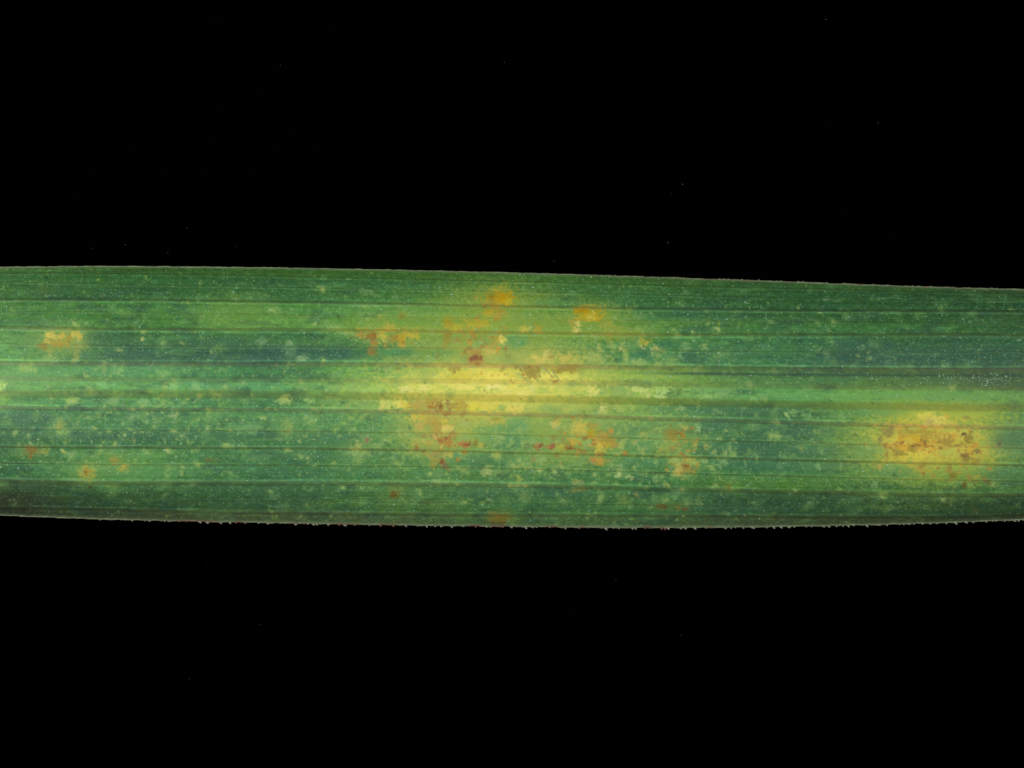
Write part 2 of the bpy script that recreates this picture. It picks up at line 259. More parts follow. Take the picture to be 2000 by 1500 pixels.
# -- individual spots: x, y, half width, half height, colour, strength
SPOTS = [
 # round the two top left zones
 (785,613,13,10,(140,158,66),.6),(785,616,6,6,(124,130,46),.8),(743,622,9,7,(148,160,70),.5),(759,637,9,8,(182,170,72),.75),(765,643,62,4,(172,166,66),.6),
 (656,637,8,6,(140,168,96),.7),(686,659,4,3,(96,116,60),.6),(703,655,9,6,(190,142,76),.9),(727,658,11,10,(168,104,52),.92),(730,671,6,8,(176,132,72),.85),
 (726,685,7,9,(152,116,62),.9),(748,657,11,10,(190,186,76),.85),(772,661,11,8,(150,136,52),.9),(787,657,9,8,(202,162,52),.9),(785,670,9,8,(206,152,66),.92),
 (787,669,3,3,(180,114,40),.9),(805,655,15,7,(202,182,76),.88),(856,694,4,7,(130,130,62),.75),(722,574,10,5,(112,150,86),.5),
 # top zone
 (977,567,24,10,(166,166,60),.7),(976,583,27,15,(190,152,48),.92),(983,582,17,9,(206,150,26),.92),(960,582,7,9,(152,132,48),.75),(955,593,13,4,(160,142,64),.7),
 (994,589,8,7,(196,176,52),.8),(961,611,19,9,(178,166,52),.85),(976,612,9,10,(182,152,72),.85),(933,631,23,9,(186,172,52),.86),(876,633,11,12,(182,152,52),.9),
 (892,639,14,7,(178,172,54),.8),(873,661,9,15,(162,142,62),.86),(893,666,9,8,(152,142,66),.75),(982,662,8,8,(226,212,104),.95),(971,663,5,7,(196,162,72),.8),
 (963,673,8,7,(166,152,66),.7),(959,686,13,8,(214,188,102),.86),(910,686,6,6,(160,132,62),.82),(928,688,17,9,(196,148,82),.86),(930,700,16,9,(186,136,78),.86),
 (925,701,5,3.8,(158,64,74),.9),(937,698,3,5.5,(158,88,58),.85),(991,696,5,8,(142,146,72),.7),(1025,642,11,6,(202,186,86),.86),(1049,642,10,8,(176,160,62),.86),
 # amber rectangle and its neighbours
 (1151,615,25,11,(192,166,46),.96,.3,4),(1137,607,11,6,(194,140,22),.9),(1173,619,7,7,(196,156,32),.86),(1157,619,11,5,(198,184,68),.8),(1160,609.5,2.4,2.4,(222,204,124),.8),
 (1147,622,3,2.5,(216,182,92),.8),(1155,597,26,3,(166,156,62),.7),(1131,635,6,8,(214,202,112),.92),(1128,645,9,4,(214,202,112),.86),(1120,631,8,7,(190,166,82),.7),
 (1185,631,9,11,(164,164,62),.6),(1190,659,8,13,(150,156,66),.6),(1170,678,5,6,(168,182,98),.8),(1164,699,16,11,(164,180,96),.85),(1212,678,5,7,(176,186,102),.85),
 (1221,692,6,12,(156,180,92),.8),(1058,701,20,10,(206,196,96),.9),(1069,688,9,6,(200,196,110),.8),(1076,696,6,6,(172,152,82),.7),(1108,699,15,10,(206,190,102),.9),
 (1128,704,15,8,(180,184,86),.8),(1247,707,11,6,(168,188,104),.75),(1259,667,10,9,(168,166,56),.86),(1263,672,4,4,(206,182,102),.9),(1255,677,4,3.5,(194,196,130),.8),
 (1282,681,8,6,(170,172,102),.78),(1280,692,7,5,(170,188,108),.78),(1338,678,8,7,(126,166,96),.7),(1314,708,13,7,(140,170,96),.6),(1330,697,3,6,(122,172,110),.7),
 # along the middle
 (712,762,11,5,(164,204,110),.8),(735,761,11,7,(160,200,100),.8),(793,761,10,8,(222,220,126),.95),(828,759,11,9,(226,222,122),.95),(810,767,16,3,(212,212,104),.8),
 (898,757,9,6,(230,224,116),.86),(914,757,13,5,(236,228,118),.9),(959,756,8,5,(240,232,136),.95),(976,757,11,5,(240,230,132),.95),(991,767,7,5,(228,226,122),.9),
 (1037,759,9,5,(228,226,126),.9),(1022,770,10,6,(236,228,126),.92),(778,721,6,3,(126,130,62),.86),(887,721,11,6,(160,146,62),.82),(900,735,30,9,(222,206,86),.85),
 (1002,734,11,6,(230,212,92),.9),(1039,728,17,13,(168,148,74),.96,.25,2.4),(1098,724,27,5,(166,142,64),.9),(1115,718,21,5,(164,146,76),.75),(1155,763,13,9,(216,216,112),.95,.4,3),
 (1250,762,18,6,(192,210,120),.9,.4,3),(1259,772,15,6,(166,190,92),.8),(1266,772,4,4,(196,206,126),.85),(1294,762,13,7,(170,206,116),.9,.4,3),(1288,774,10,4,(186,210,126),.9),
 (1382,775,12,6,(140,190,108),.75),(1470,777,9,6,(136,190,108),.7),(1400,763,42,5,(124,178,100),.5),(1177,797,8,9,(200,206,116),.9),(1210,797,8,8,(166,186,96),.75),(1235,796,3,5,(166,190,96),.7),
 (748,790,9,8,(202,206,106),.9),(762,790,10,8,(190,206,100),.8),(777,786,9,8,(220,212,102),.9),(790,791,11,9,(222,206,92),.95),(816,791,19,9,(192,168,88),.95),
 (843,790,19,10,(190,148,78),.9),(840,794,3.4,3,(182,118,54),.9),(860,795,2.6,5,(158,90,52),.9),(853,785.6,2,2,(150,116,50),.9),(883,792,8,6,(166,146,76),.82),
 (898,790,14,9,(196,168,72),.9),(927,794,17,9,(230,214,86),.95,.4,3),(957,794,13,9,(226,212,88),.92,.4,3),(1004,798,17,8,(222,210,100),.9),(904,794,5,9,(196,162,76),.85),
 (968,822,19,7,(196,182,76),.7),(968,819,8,4,(166,146,62),.86),(1109,802,15,5,(186,196,96),.7),(823,815,21,8,(214,188,86),.9),(846,823,15,10,(190,162,82),.9),
 (819,831,9,8,(200,172,96),.86),(854,836,11,9,(190,158,82),.9),(800,834,5,5,(92,126,82),.7),(872,836,11,8,(214,200,102),.9),(870,823,11,5,(214,188,78),.85),(860,806,40,4,(184,160,74),.6),
 # below, left of centre
 (852,853,6,5,(206,178,112),.82),(861,858,5,6,(186,108,68),.95),(877,860,8,9,(192,122,70),.95),(869,864,11,8,(200,158,78),.7),(828,865,17,7,(180,180,82),.8),
 (910,868,10,6,(196,110,72),.95),(917,865,2.5,2.5,(150,78,60),.9),(929,865,4,8,(150,130,56),.9),(892,867,20,6,(182,168,78),.55),(938,871,6,5,(190,180,76),.8),
 (862,872,3,3,(222,206,112),.8),(854,886,8,6,(152,142,76),.86),(850,900,10,11,(162,150,70),.86),(874,887,9,6,(180,176,82),.8),(861,900,3,5.5,(132,74,60),.9),
 (866,903,4,7,(178,112,86),.85),(870,910,4,4,(134,104,80),.85),(873,916.5,4,5,(140,120,76),.8),(891,888,5,4,(70,144,100),.7),(776,903,7,4,(142,172,86),.7),
 (793,916,8,5,(126,166,76),.7),(948,922,9,7,(166,180,106),.75),(909,920,9,8,(142,166,82),.6),(845,938,17,2.4,(150,190,112),.75),
 # below, right of centre
 (1052,872.6,8,6,(184,108,74),.9),(1077,872.6,6,5,(190,84,74),.96),(1069,874,3,3,(186,130,80),.85),(1030,872,5,5,(120,130,76),.7),(1078,856,6,4,(142,136,72),.75),
 (1094,874,11,6,(196,186,66),.8),(1113,872,11,7,(150,130,66),.9),(1116,877,1.6,1.6,(50,50,36),.9),(1121,875,1.4,1.4,(50,50,36),.9),(1122,861,9,6,(202,168,76),.88),
 (1131,836,13,14,(202,188,82),.86),(1156,843,9,11,(190,166,48),.85),(1158,831,13,6,(172,152,76),.75),(1085,827,7,7,(200,190,92),.72),(1096,844,5,9,(136,150,76),.6),
 (1165,862,10,9,(206,156,76),.92),(1169,875,10,8,(212,186,92),.86),(1169,898,15,8,(200,146,72),.95),(1158,898,4,5,(196,130,80),.9),(1087,891,7,5,(130,130,62),.82),
 (1041,897,6,5,(150,142,86),.6),(1061,896,4,6,(150,180,102),.7),(972,891,9,10,(160,176,86),.8),(1024,906,4,6,(166,186,96),.8),(1129,942,11,3,(170,168,102),.7),
 (1014,935,6,5,(166,180,86),.75),(1123,956,10,5,(140,136,66),.65),(1140,954,5,6,(126,120,62),.7),(1187,859,14,5,(176,142,66),.92),(1175,848,8,7,(180,160,76),.82),
 (1187,868,15,7,(196,166,62),.9),(1201,870,5,5,(192,136,80),.86),(1174,870,10,8,(214,186,82),.8),(1215,870,8,9,(166,186,96),.72),(1256,848,9,6,(166,176,92),.76),
 (1239,863,8,5,(176,172,92),.78),(1286,837,8,6,(150,180,96),.76),(1256,881,7,6,(160,176,92),.76),(1314,847,13,7,(156,132,66),.92),(1334,848,7,8,(170,140,52),.92),
 (1332,840,3,3,(110,116,76),.85),(1312,858,11,5,(166,160,66),.7),(1336,833,9,7,(166,176,86),.75),(1303,877,20,11,(152,172,82),.6),(1312,879,4,6,(126,136,76),.75),
 (1297,882,3,4,(126,132,76),.7),(1362,836,6,9,(142,180,106),.76),(1358,868,5,8,(166,166,82),.82),(1338,909,8,13,(166,146,66),.92),(1345,920,15,5,(160,146,66),.88),
 (1326,915,7,10,(190,182,96),.86),(1347,901,7,6,(172,182,86),.8),(1317,899,9,6,(156,180,92),.78),(1282,902,5,7,(142,176,102),.75),(1209,924,6,6,(182,202,126),.82),
 (1230,933,6,5,(160,180,106),.8),(1222,925,13,8,(120,166,96),.7),(1241,913,5,5,(150,178,100),.75),(1249,944,4,4,(142,176,96),.75),(1277,935,4,6,(130,172,96),.7),
 (1306,946,6,5,(142,166,86),.75),(1289.5,989,6.5,4,(108,94,46),.92),(1299,989,4.5,4,(106,86,52),.92),(1324,992,5,4,(126,116,56),.8),(1338,994,5.5,4.5,(128,82,56),.96),
 (1422,951,6,5,(136,110,56),.92),(1245,966,4,6,(142,142,66),.8),(1361,977,8,6,(106,142,82),.7),(1029,970,13,8,(112,150,82),.7),(1217,977,13,9,(116,150,72),.75),
 (1410,905,10,7,(130,170,106),.7),(1380,872,5,4,(160,166,86),.75),
 # right zone
 (1823,821,23,10,(218,206,98),.95),(1806,810,17,6,(212,206,86),.8),(1816,823,7,6,(196,172,112),.86),(1735,843,13,9,(142,136,72),.92),(1720,858,5,9,(136,136,76),.82),
 (1779,844,34,6,(174,154,66),.75),(1812,846,29,9,(186,160,70),.75),(1757,857,7,6,(218,166,58),.92),(1787,857,14,8,(220,170,52),.95),(1768,865,22,4,(216,192,92),.8),
 (1804,857,8,8,(172,146,66),.82),(1843,861,15,8,(182,152,72),.86),(1761,877,9,8,(226,166,66),.92),(1751,884,7,9,(164,144,72),.88),(1761,888,11,3.4,(164,144,66),.86),
 (1732,887,4,8,(164,140,76),.92),(1781,878,12,8,(166,138,52),.92),(1789,877,3,3,(186,168,102),.82),(1790,892,52,8,(222,206,86),.75),(1850,884,19,9,(176,186,82),.8),
 (1880,848,4.5,2.4,(88,74,40),.96),(1894,855,9,11,(152,136,66),.92),(1894,879,7,9,(216,172,66),.9),(1887,895,8,7.5,(146,130,72),.96),(1799,911,7,4.5,(160,140,62),.92),
 (1801,916,19,9,(196,178,76),.6),(1803,922,7,7,(186,150,72),.86),(1805,925,3.4,3.4,(140,114,60),.9),(1716,911,10,6,(180,166,76),.82),(1776,910,11,4,(190,172,76),.82),
 (1855,917,4,7,(142,132,62),.82),(1860,930,7,5.5,(134,120,46),.92),(1910,880,5.5,4.5,(134,118,70),.96),(1908,899,6,4.5,(166,146,72),.86),(1902,905.5,2.4,2.2,(130,90,32),.9),
 (1953,868,4.5,4.5,(110,114,76),.92),(1945,876,4,6,(150,146,76),.75),(1955,857,4,4,(102,126,76),.65),(1883,946,5,6.5,(120,100,50),.9),(1906,944,5,4.5,(126,120,52),.75),
 (1932,942,7,4.5,(98,102,52),.75),(1908,932,6,4.5,(172,166,76),.82),(1820,946,5,5,(88,106,48),.75),(1897,947,9,6,(132,166,76),.7),(1858,975,8,14,(104,124,66),.5),(1908,1000,6,3.4,(130,100,64),.65),
 (1539,811,4,8,(162,196,116),.86),(1550,807,5,6,(130,178,100),.7),(1575,812,9,7,(112,166,96),.65),(1594,844,7,5,(126,160,86),.72),(1565,875,6.5,6.5,(132,152,76),.82),
 (1604,878,5,6.5,(122,166,92),.72),(1596,912,6,6.5,(116,170,96),.7),(1527,890,6,6,(112,160,90),.5),(1672,849,3.4,3,(96,120,66),.75),(1707,947,5,7,(126,166,102),.72),
 (1750,927,4,4,(76,110,62),.7),(1403,632,3,5,(134,160,60),.8),(1445,634,3,4,(110,156,64),.7),
 # left zone and around
 (99,654,13,6,(206,192,92),.92),(119,656,11,6,(206,182,88),.92),(135,662,7,9,(160,150,58),.9),(142,653,5,5,(196,190,88),.9),(153,654,6.5,7.5,(196,182,82),.92),
 (93,666,6,5,(200,178,88),.86),(115,670,19,7,(176,152,64),.9),(81,675,10,7,(152,136,72),.86),(97,685,11,6,(146,160,76),.72),(135,669,1.6,1.6,(40,44,24),.9),(131,666,1.2,1.2,(60,60,30),.9),
 (149,687,6,13,(142,156,82),.72),(157,679,10,4,(142,156,72),.65),(97,699,19,6,(150,176,96),.72),(148,703,7,4,(160,172,96),.7),(55,719,19,7,(150,186,102),.78),
 (203,720,5,9,(132,166,92),.72),(2,754,9,9,(182,214,120),.88),(8,775,10,10,(134,180,82),.75),(277,661,3.4,5,(172,186,108),.88),(281,650,3,4,(160,182,100),.75),
 (234,725,5,9,(142,186,106),.78),(317,730,15,8,(132,180,102),.72),(197,752,11,5,(130,194,120),.65),(337,755,10,8,(142,194,106),.7),(385,755,11,8,(136,190,112),.72),
 (140,782,15,6,(162,190,102),.82),(215,785,16,7,(126,176,102),.74),(282,785,11,7,(136,180,106),.74),(357,670,5,4,(126,150,72),.65),(203,575,4,4,(116,130,76),.6),
 (210,616,6,5,(80,126,48),.6),(170,630,4.5,4,(112,166,96),.65),(118,830,8,11,(152,164,86),.88),(121,845,11,6,(136,176,96),.74),(153,823,5,9,(126,160,86),.65),
 (185,835,5,3.4,(166,180,106),.82),(62,880,15,9,(128,112,54),.95),(60,891,8,6,(124,112,54),.92),(84,881,7,5,(142,150,62),.75),(126,881,4,3.4,(176,186,96),.82),
 (139,890,10,8,(126,166,92),.74),(142,886,2.4,2.4,(136,120,72),.85),(171,921,13,14,(172,168,78),.86),(170,920,6,6.5,(160,132,56),.85),(225,899,9,6,(152,142,72),.82),
 (239,914,9,6.5,(172,164,74),.9),(214,923,2.6,2.4,(116,104,52),.86),(174,950,4.5,3.4,(68,72,42),.9),(221,950,11,5,(104,142,68),.72),(262,860,5,5,(116,126,72),.65),
 (257,815,6,7,(132,166,106),.65),(341,814,5.5,6,(146,170,116),.75),(287,824,7,4,(130,168,104),.65),(410,900,6,4,(114,104,56),.84),(425,899,3.4,3,(88,96,48),.84),
 (347,920,4,4,(78,116,62),.72),(356,924,4,5,(146,176,96),.75),(487,835,26,9,(116,166,102),.62),(557,782,13,8,(162,186,102),.84),(605,782,8,5,(146,190,106),.75),
 (562,832,9,13,(132,160,82),.75),(562,843,4,4,(122,130,66),.8),(625,847,4,12,(110,160,90),.6),(697,870,9,9,(166,176,96),.84),(697,885,15,6,(142,170,92),.74),
 (716,857,9,8,(142,168,104),.6),(717,860,4,4,(144,112,94),.86),(736,870,7,5,(140,172,96),.72),(720,885,10,5,(134,168,90),.65),(772,960,14,12,(108,134,64),.82),
 (769,965,7,7,(112,88,42),.98),(832,982,7,5,(78,96,56),.84),(857,987,26,9,(96,130,60),.55),(533,970,11,7,(94,142,88),.72),(599,986,4,4.5,(106,134,68),.84),
 (978,1014,17,10,(138,120,58),.9),(973,1025,14,4,(98,64,48),.9),(565,670,5,6,(132,166,112),.74),(567,685,12,10,(92,142,92),.7),(510,667,8,6,(118,156,106),.74),
 (592,700,11,7,(132,166,112),.78),(636,629,7,6,(122,166,86),.65),(711,569,13,5,(112,150,86),.6),(527,597,10,7,(98,146,72),.5),(592,621,13,4,(112,156,82),.6),
]
zone_masks = {}
for key, label, blots in ZONES:
    M = np.zeros((NR, NC), np.float32)
    for b in blots:
        r = blot(*b)
        if r is not None:
            r0, r1, i0, i1, a = r
            M[r0:r1, i0:i1] = np.maximum(M[r0:r1, i0:i1], a * min(1, b[5] / 0.6))
    zone_masks[key] = M
strip8 = smooth(0.15, 0.4, S - 8) * smooth(0.15, 0.4, 9 - S)
C = mix(C, (168, 196, 88), 0.5 * strip8 * smooth(600, 760, X) * smooth(1330, 1150, X) * smooth(-0.1, 0.4, fbm(X / 20, Y / 9, 161, 2)))
for t in TINTS:
    c = np.array(t[4], float)
    if c[2] > 0.72 * c[1] and c[1] < 125: c *= (1.06, 1.01, 0.92)
    blot(*t[:4], c, t[5], 0.8, 2.0)

# many small pale flecks, gathered between the veins, thick round the yellow zones
fr = np.random.default_rng(23)
for k in range(1700):                                   # soft pale halos, some with a lighter heart
    x = fr.uniform(-40, 2040); v = fr.uniform(0.08, 0.95); y = np.interp(x, XS, edge_up) + v * 485
    w = 0.05 + 0.8 * math.exp(-((x - 1060) / 360) ** 2) * math.exp(-((y - 870) / 110) ** 2) + 0.4 * math.exp(-((x - 1050) / 330) ** 2) * math.exp(-((y - 670) / 60) ** 2) + 0.4 * math.exp(-((x - 280) / 330) ** 2) * math.exp(-((y - 800) / 120) ** 2) + 0.25 * math.exp(-((x - 1500) / 260) ** 2) * math.exp(-((y - 850) / 80) ** 2)
    if fr.random() > w: continue
    r = fr.uniform(4.5, 9.5); e = fr.uniform(0.8, 1.5)
    blot(x, y, r * e, r / math.sqrt(e), (116, 162, 84), fr.uniform(0.25, 0.55), 0.98)
    if fr.random() < 0.6: blot(x, y, r * 0.45 * e, r * 0.42, (172, 188, 108), fr.uniform(0.35, 0.75), 0.9)
HEARTS = []
Wd = -0.10 + 1.0 * np.exp(-((X - 1080) / 360) ** 2) * np.exp(-((Y - 850) / 120) ** 2) + 0.62 * np.exp(-((X - 270) / 330) ** 2) * np.exp(-((Y - 810) / 105) ** 2) \
    + 0.6 * np.exp(-((X - 1080) / 300) ** 2) * np.exp(-((Y - 680) / 40) ** 2)
F1 = fbm(X / 7.5, Y / 6.5, 141, 2) + 0.35 * fbm(X / 40, Y / 16, 145, 2)
fk = smooth(0.44 - 0.5 * Wd, 1.12 - 0.45 * Wd, F1)
C = mix(C, (152, 180, 94), 0.62 * fk)
C = mix(C, (176, 178, 104), 0.4 * fk * smooth(0.1, 0.5, fbm(X / 16, Y / 12, 147, 2)))
F2 = fbm(X / 7, Y / 8, 151, 2)
C = mix(C, (66, 124, 84), 0.35 * smooth(0.3, 0.6, F2) * np.clip(Wd, 0, 1) * smooth(150, 110, C[..., 0]))
for k in range(2300):
    x = fr.uniform(-40, 2040)
    v = fr.uniform(0.02, 0.97)
    y = np.interp(x, XS, edge_up) + v * 485
    w = 0.18 + 0.85 * math.exp(-((x - 1130) / 360) ** 2) * math.exp(-((y - 830) / 150) ** 2) + 0.25 * math.exp(-((x - 250) / 260) ** 2) * math.exp(-((y - 800) / 110) ** 2)
    if fr.random() > w: continue
    r = fr.uniform(1.8, 5.2) if fr.random() < 0.85 else fr.uniform(5, 8)
    hue = fr.random()
    c0 = np.array((146, 178, 104)) * (1 - hue) + np.array((112, 168, 100)) * hue
    if k % 2: blot(x, y, r * fr.uniform(0.8, 1.5), r * fr.uniform(0.7, 1.1), c0, fr.uniform(0.2, 0.5), 0.95)

for (zx, zy, zw, zh, n_) in ((1800,866,80,34,120),(1880,870,40,36,30),(1850,925,75,18,22),(868,850,50,55,70),(1145,862,66,38,60),(935,672,62,36,44),(1330,880,40,40,18),(760,662,60,14,16),(850,792,60,9,24),(950,600,50,30,20),(1330,870,34,40,18),(1000,735,110,14,16)):
    for k in range(n_):
        x = zx + fr.normal(0, 0.5) * zw; y = zy + fr.normal(0, 0.5) * zh; r = fr.uniform(1.5, 4.2)
        cc_ = [(162,124,58),(150,128,66),(176,138,60),(140,116,62),(196,150,58)][int(fr.integers(0, 5))]
        blot(x, y, r * fr.uniform(0.9, 1.6), r, cc_, fr.uniform(0.4, 0.85), 0.55)
for (zx, zy, zw, zh, n_) in ((730,662,10,9,5),(928,698,10,6,6),(850,792,16,6,5),(872,860,16,9,7),(912,868,8,5,4),(863,901,5,8,4),(1064,873,14,5,6),(1116,873,8,5,4),(1172,866,16,14,7),(1325,848,12,7,5),(1340,910,7,9,4),(1800,862,60,20,14),(1890,880,14,18,6),(62,882,9,6,4),(170,920,5,5,3)):
    for k in range(n_):
        HEARTS.append((zx + fr.normal(0, 0.55) * zw, zy + fr.normal(0, 0.55) * zh, fr.uniform(1.2, 2.3)))
for k in range(46):
    blot(1790 + fr.normal(0, 0.5) * 80, 866 + fr.normal(0, 0.5) * 28, fr.uniform(3, 7), fr.uniform(2, 5), (212, 158, 58), fr.uniform(0.35, 0.7), 0.7)
spot_patches = []
OWN = np.full((NR, NC), -1, np.int32)
SPOTS.sort(key=lambda q: -q[2] * q[3])
for s in SPOTS:
    c = np.array(s[4], float)
    if c[0] - c[1] > 15:                                # keep the browns and reds muted
        m_, d_ = (c[0] + c[1]) / 2 * 0.965, (c[0] - c[1]) * 0.58; c[2] *= 0.88
        c[0], c[1] = m_ + d_ / 2, m_ - d_ / 2
    s = (*s[:4], c, s[5] * 0.94, *s[6:])
    r = blot(s[0], s[1], s[2], s[3], s[4], s[5], s[6] + 0.1 if len(s) > 6 else 0.58, s[7] if len(s) > 7 else 2.2)
    if r is not None and s[5] >= 0.75 and c[0] > 0.9 * c[1] and s[2] * s[3] > 9:
        r0, r1, i0, i1, a = r
        OWN[r0:r1, i0:i1][a > 0.5] = len(spot_patches)
        spot_patches.append((s, r))

for (x, y, r) in HEARTS:
    blot(x, y, r * 1.25, r, (134, 84, 54), 0.62, 0.6)

# vein pigment: the strands let less green through; the lit flank of the larger ones is painted as a paler line
for (ys, hw, fac, op, hgt), L in zip(VEINS, vein_curves):
    yl = L(X) + 0.7 * fbm(X / 90, X * 0 + hw, 81)
    d = (Y - yl) / hw
    if ys[0] > 780: op = op * 0.82
    op_x = op * (0.92 + 0.14 * fbm(X / 120, X * 0 + ys[0], 83))
    a = (1 - smooth(0.55, 1.35, np.abs(d))) * np.clip(op_x, 0, 1)
    C = C * (1 + (np.array(fac) * np.array((1.04, 1.0, 0.95)) - 1) * a[..., None])
    grey = C.mean(-1, keepdims=True)
    C = C + (grey - C) * (0.10 * a)[..., None]
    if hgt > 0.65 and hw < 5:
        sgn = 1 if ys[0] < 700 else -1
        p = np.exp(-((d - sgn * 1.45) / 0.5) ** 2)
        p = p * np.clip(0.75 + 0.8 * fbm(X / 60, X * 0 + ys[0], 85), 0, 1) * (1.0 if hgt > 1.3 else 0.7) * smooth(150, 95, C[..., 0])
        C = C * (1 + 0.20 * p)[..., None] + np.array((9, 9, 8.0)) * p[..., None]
# dark seam under the broad grey vein, right half
yl = vein_curves[6](X) + 10.5
seam = np.exp(-((Y - yl) / 3.4) ** 2) * smooth(1180, 1400, X) * (0.75 + 0.25 * fbm(X / 60, Y * 0, 87))
C = mix(C, (44, 66, 62), 0.75 * seam)
# margins: greyish rim
rim_lo = smooth(6.5, 1.0, edge_lo[None, :] - Y); rim_up = smooth(4.5, 0.5, Y - edge_up[None, :])
C = mix(C, (126, 140, 106), 0.6 * rim_lo); C = mix(C, (122, 140, 100), 0.5 * rim_up)
# pepper: minute dark grains
pr = np.random.default_rng(5)
for k in range(420):
    x = pr.uniform(0, 2000); y = np.interp(x, XS, edge_up) + pr.uniform(0.03, 0.97) * 480
    if pr.random() > 0.35 + 0.6 * math.exp(-((y - 800) / 90) ** 2): continue
    r = pr.uniform(0.7, 1.3)
    blot(x, y, r, r, (46, 56, 36), pr.uniform(.35, .7), 0.5)
g = np.random.default_rng(3).normal(0, 1, C.shape[:2])
C = C * (1 + 0.022 * g)[..., None]
green = smooth(1.15, 1.5, C[..., 1] / np.maximum(C[..., 0], 1))[..., None]
C = C + (C.mean(-1, keepdims=True) - C) * (0.07 * green)
C = np.clip(C, 4, 250)
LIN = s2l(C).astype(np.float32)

# ------------------------------------------------------------------ relief
def relief(Xa, Ya):
    """height of the bare blade (measured units): arched across, drooping at the lower margin, bulging between veins"""
    up = np.interp(Xa, XS, upper(XS)); lo = np.interp(Xa, XS, lower(XS))
    t = (Ya - (up + lo) / 2) / ((lo - up) / 2)
    tn = np.clip(-t, 0, None); tp = np.clip(t, 0, None)
    droop = 0.9 + 0.9 * smooth(600, -100, Xa) + 0.7 * smooth(1300, 2000, Xa)
    z = -48 * tn ** 2 - 30 * tn ** 5 - (36 * tp ** 2 + 40 * droop * tp ** 6)
    z = z + 7 * fbm(Xa / 700, Ya / 400, 101, 2)
    z = z + 1.3 * fbm(Xa / 160, Ya / 26, 105, 2)
    return z

Z = relief(X, Y)
bulge = 0.5 - 0.5 * np.cos(2 * np.pi * S)
gap = np.interp(S, np.arange(17) + 0.5, [float(np.mean(LINES[k + 1] - LINES[k])) for k in range(17)])
Z = Z + 0.042 * gap * bulge ** 0.8
Z = Z + 0.35 * fbm(X / 5.5, Y / 3.6, 111, 2) + 0.25 * n4
Z = Z.astype(np.float64)

def to_world(Xa, Ya, Za):
    k = (DIST - Za * SC) / DIST            # the point that was measured at (x, y) at its own height
    return np.stack([(Xa - 1000) * SC * k, (750 - Ya) * SC * k, Za * SC], -1)

def grid_faces(nr, nc):
    i = np.arange(nr * nc).reshape(nr, nc)
    return np.stack([i[:-1, :-1], i[1:, :-1], i[1:, 1:], i[:-1, 1:]], -1).reshape(-1, 4)

def build(name, verts, faces, colours=None, material=None, parent=None):
    me = bpy.data.meshes.new(name)
    verts = np.ascontiguousarray(verts, np.float32).reshape(-1, 3); faces = np.ascontiguousarray(faces, np.int32)
    k = faces.shape[1]
    me.vertices.add(len(verts)); me.vertices.foreach_set('co', verts.ravel())
    me.loops.add(faces.size); me.loops.foreach_set('vertex_index', faces.ravel())
    me.polygons.add(len(faces))
    me.polygons.foreach_set('loop_start', np.arange(0, faces.size, k, dtype=np.int32))
    me.polygons.foreach_set('loop_total', np.full(len(faces), k, np.int32))
    me.polygons.foreach_set('use_smooth', np.ones(len(faces), bool))
    me.update(calc_edges=True)
    if colours is not None:
        at = me.color_attributes.new('pigment', 'FLOAT_COLOR', 'POINT')
        cc = np.ones((len(verts), 4), np.float32); cc[:, :3] = np.asarray(colours).reshape(-1, 3)
        at.data.foreach_set('color', cc.ravel())
    if material: me.materials.append(material)
    o = bpy.data.objects.new(name, me)
    col.objects.link(o)
    if parent: o.parent = parent
    return o

# ------------------------------------------------------------------ materials
def tissue(name, rough, spec, bump=0.0, bump_scale=90.0):
    m = bpy.data.materials.new(name); m.use_nodes = True
    nt = m.node_tree; bs = nt.nodes['Principled BSDF']
    at = nt.nodes.new('ShaderNodeAttribute'); at.attribute_name = 'pigment'
    nt.links.new(at.outputs['Color'], bs.inputs['Base Color'])
    tc = nt.nodes.new('ShaderNodeTexCoord')
    ns = nt.nodes.new('ShaderNodeTexNoise'); ns.inputs['Scale'].default_value = bump_scale; ns.inputs['Detail'].default_value = 3
    nt.links.new(tc.outputs['Object'], ns.inputs['Vector'])
    mr = nt.nodes.new('ShaderNodeMapRange'); mr.inputs['To Min'].default_value = rough - 0.1; mr.inputs['To Max'].default_value = rough + 0.12
    nt.links.new(ns.outputs['Fac'], mr.inputs['Value']); nt.links.new(mr.outputs['Result'], bs.inputs['Roughness'])
    bs.inputs['Specular IOR Level'].default_value = spec
    if bump:
        b = nt.nodes.new('ShaderNodeBump'); b.inputs['Strength'].default_value = bump; b.inputs['Distance'].default_value = 0.004
        nt.links.new(ns.outputs['Fac'], b.inputs['Height']); nt.links.new(b.outputs['Normal'], bs.inputs['Normal'])
    return m

M_blade = tissue('leaf_tissue', 0.58, 0.2, 0.35, 130.0)
M_vein = tissue('vein_tissue', 0.5, 0.35)
M_dots = tissue('papilla_tissue', 0.5, 0.35)

def plain(name, c, rough, spec=0.5):
    m = bpy.data.materials.new(name); m.use_nodes = True
    nt = m.node_tree; bs = nt.nodes['Principled BSDF']
    ns = nt.nodes.new('ShaderNodeTexNoise'); ns.inputs['Scale'].default_value = 60.0
    rp = nt.nodes.new('ShaderNodeValToRGB')
    l = s2l(c)
    rp.color_ramp.elements[0].color = (*(l * 0.8), 1); rp.color_ramp.elements[1].color = (*np.clip(l * 1.15, 0, 1), 1)
    rp.color_ramp.elements[0].position = 0.35; rp.color_ramp.elements[1].position = 0.65
    nt.links.new(ns.outputs['Fac'], rp.inputs['Fac']); nt.links.new(rp.outputs['Color'], bs.inputs['Base Color'])
    bs.inputs['Roughness'].default_value = rough; bs.inputs['Specular IOR Level'].default_value = spec
    return m

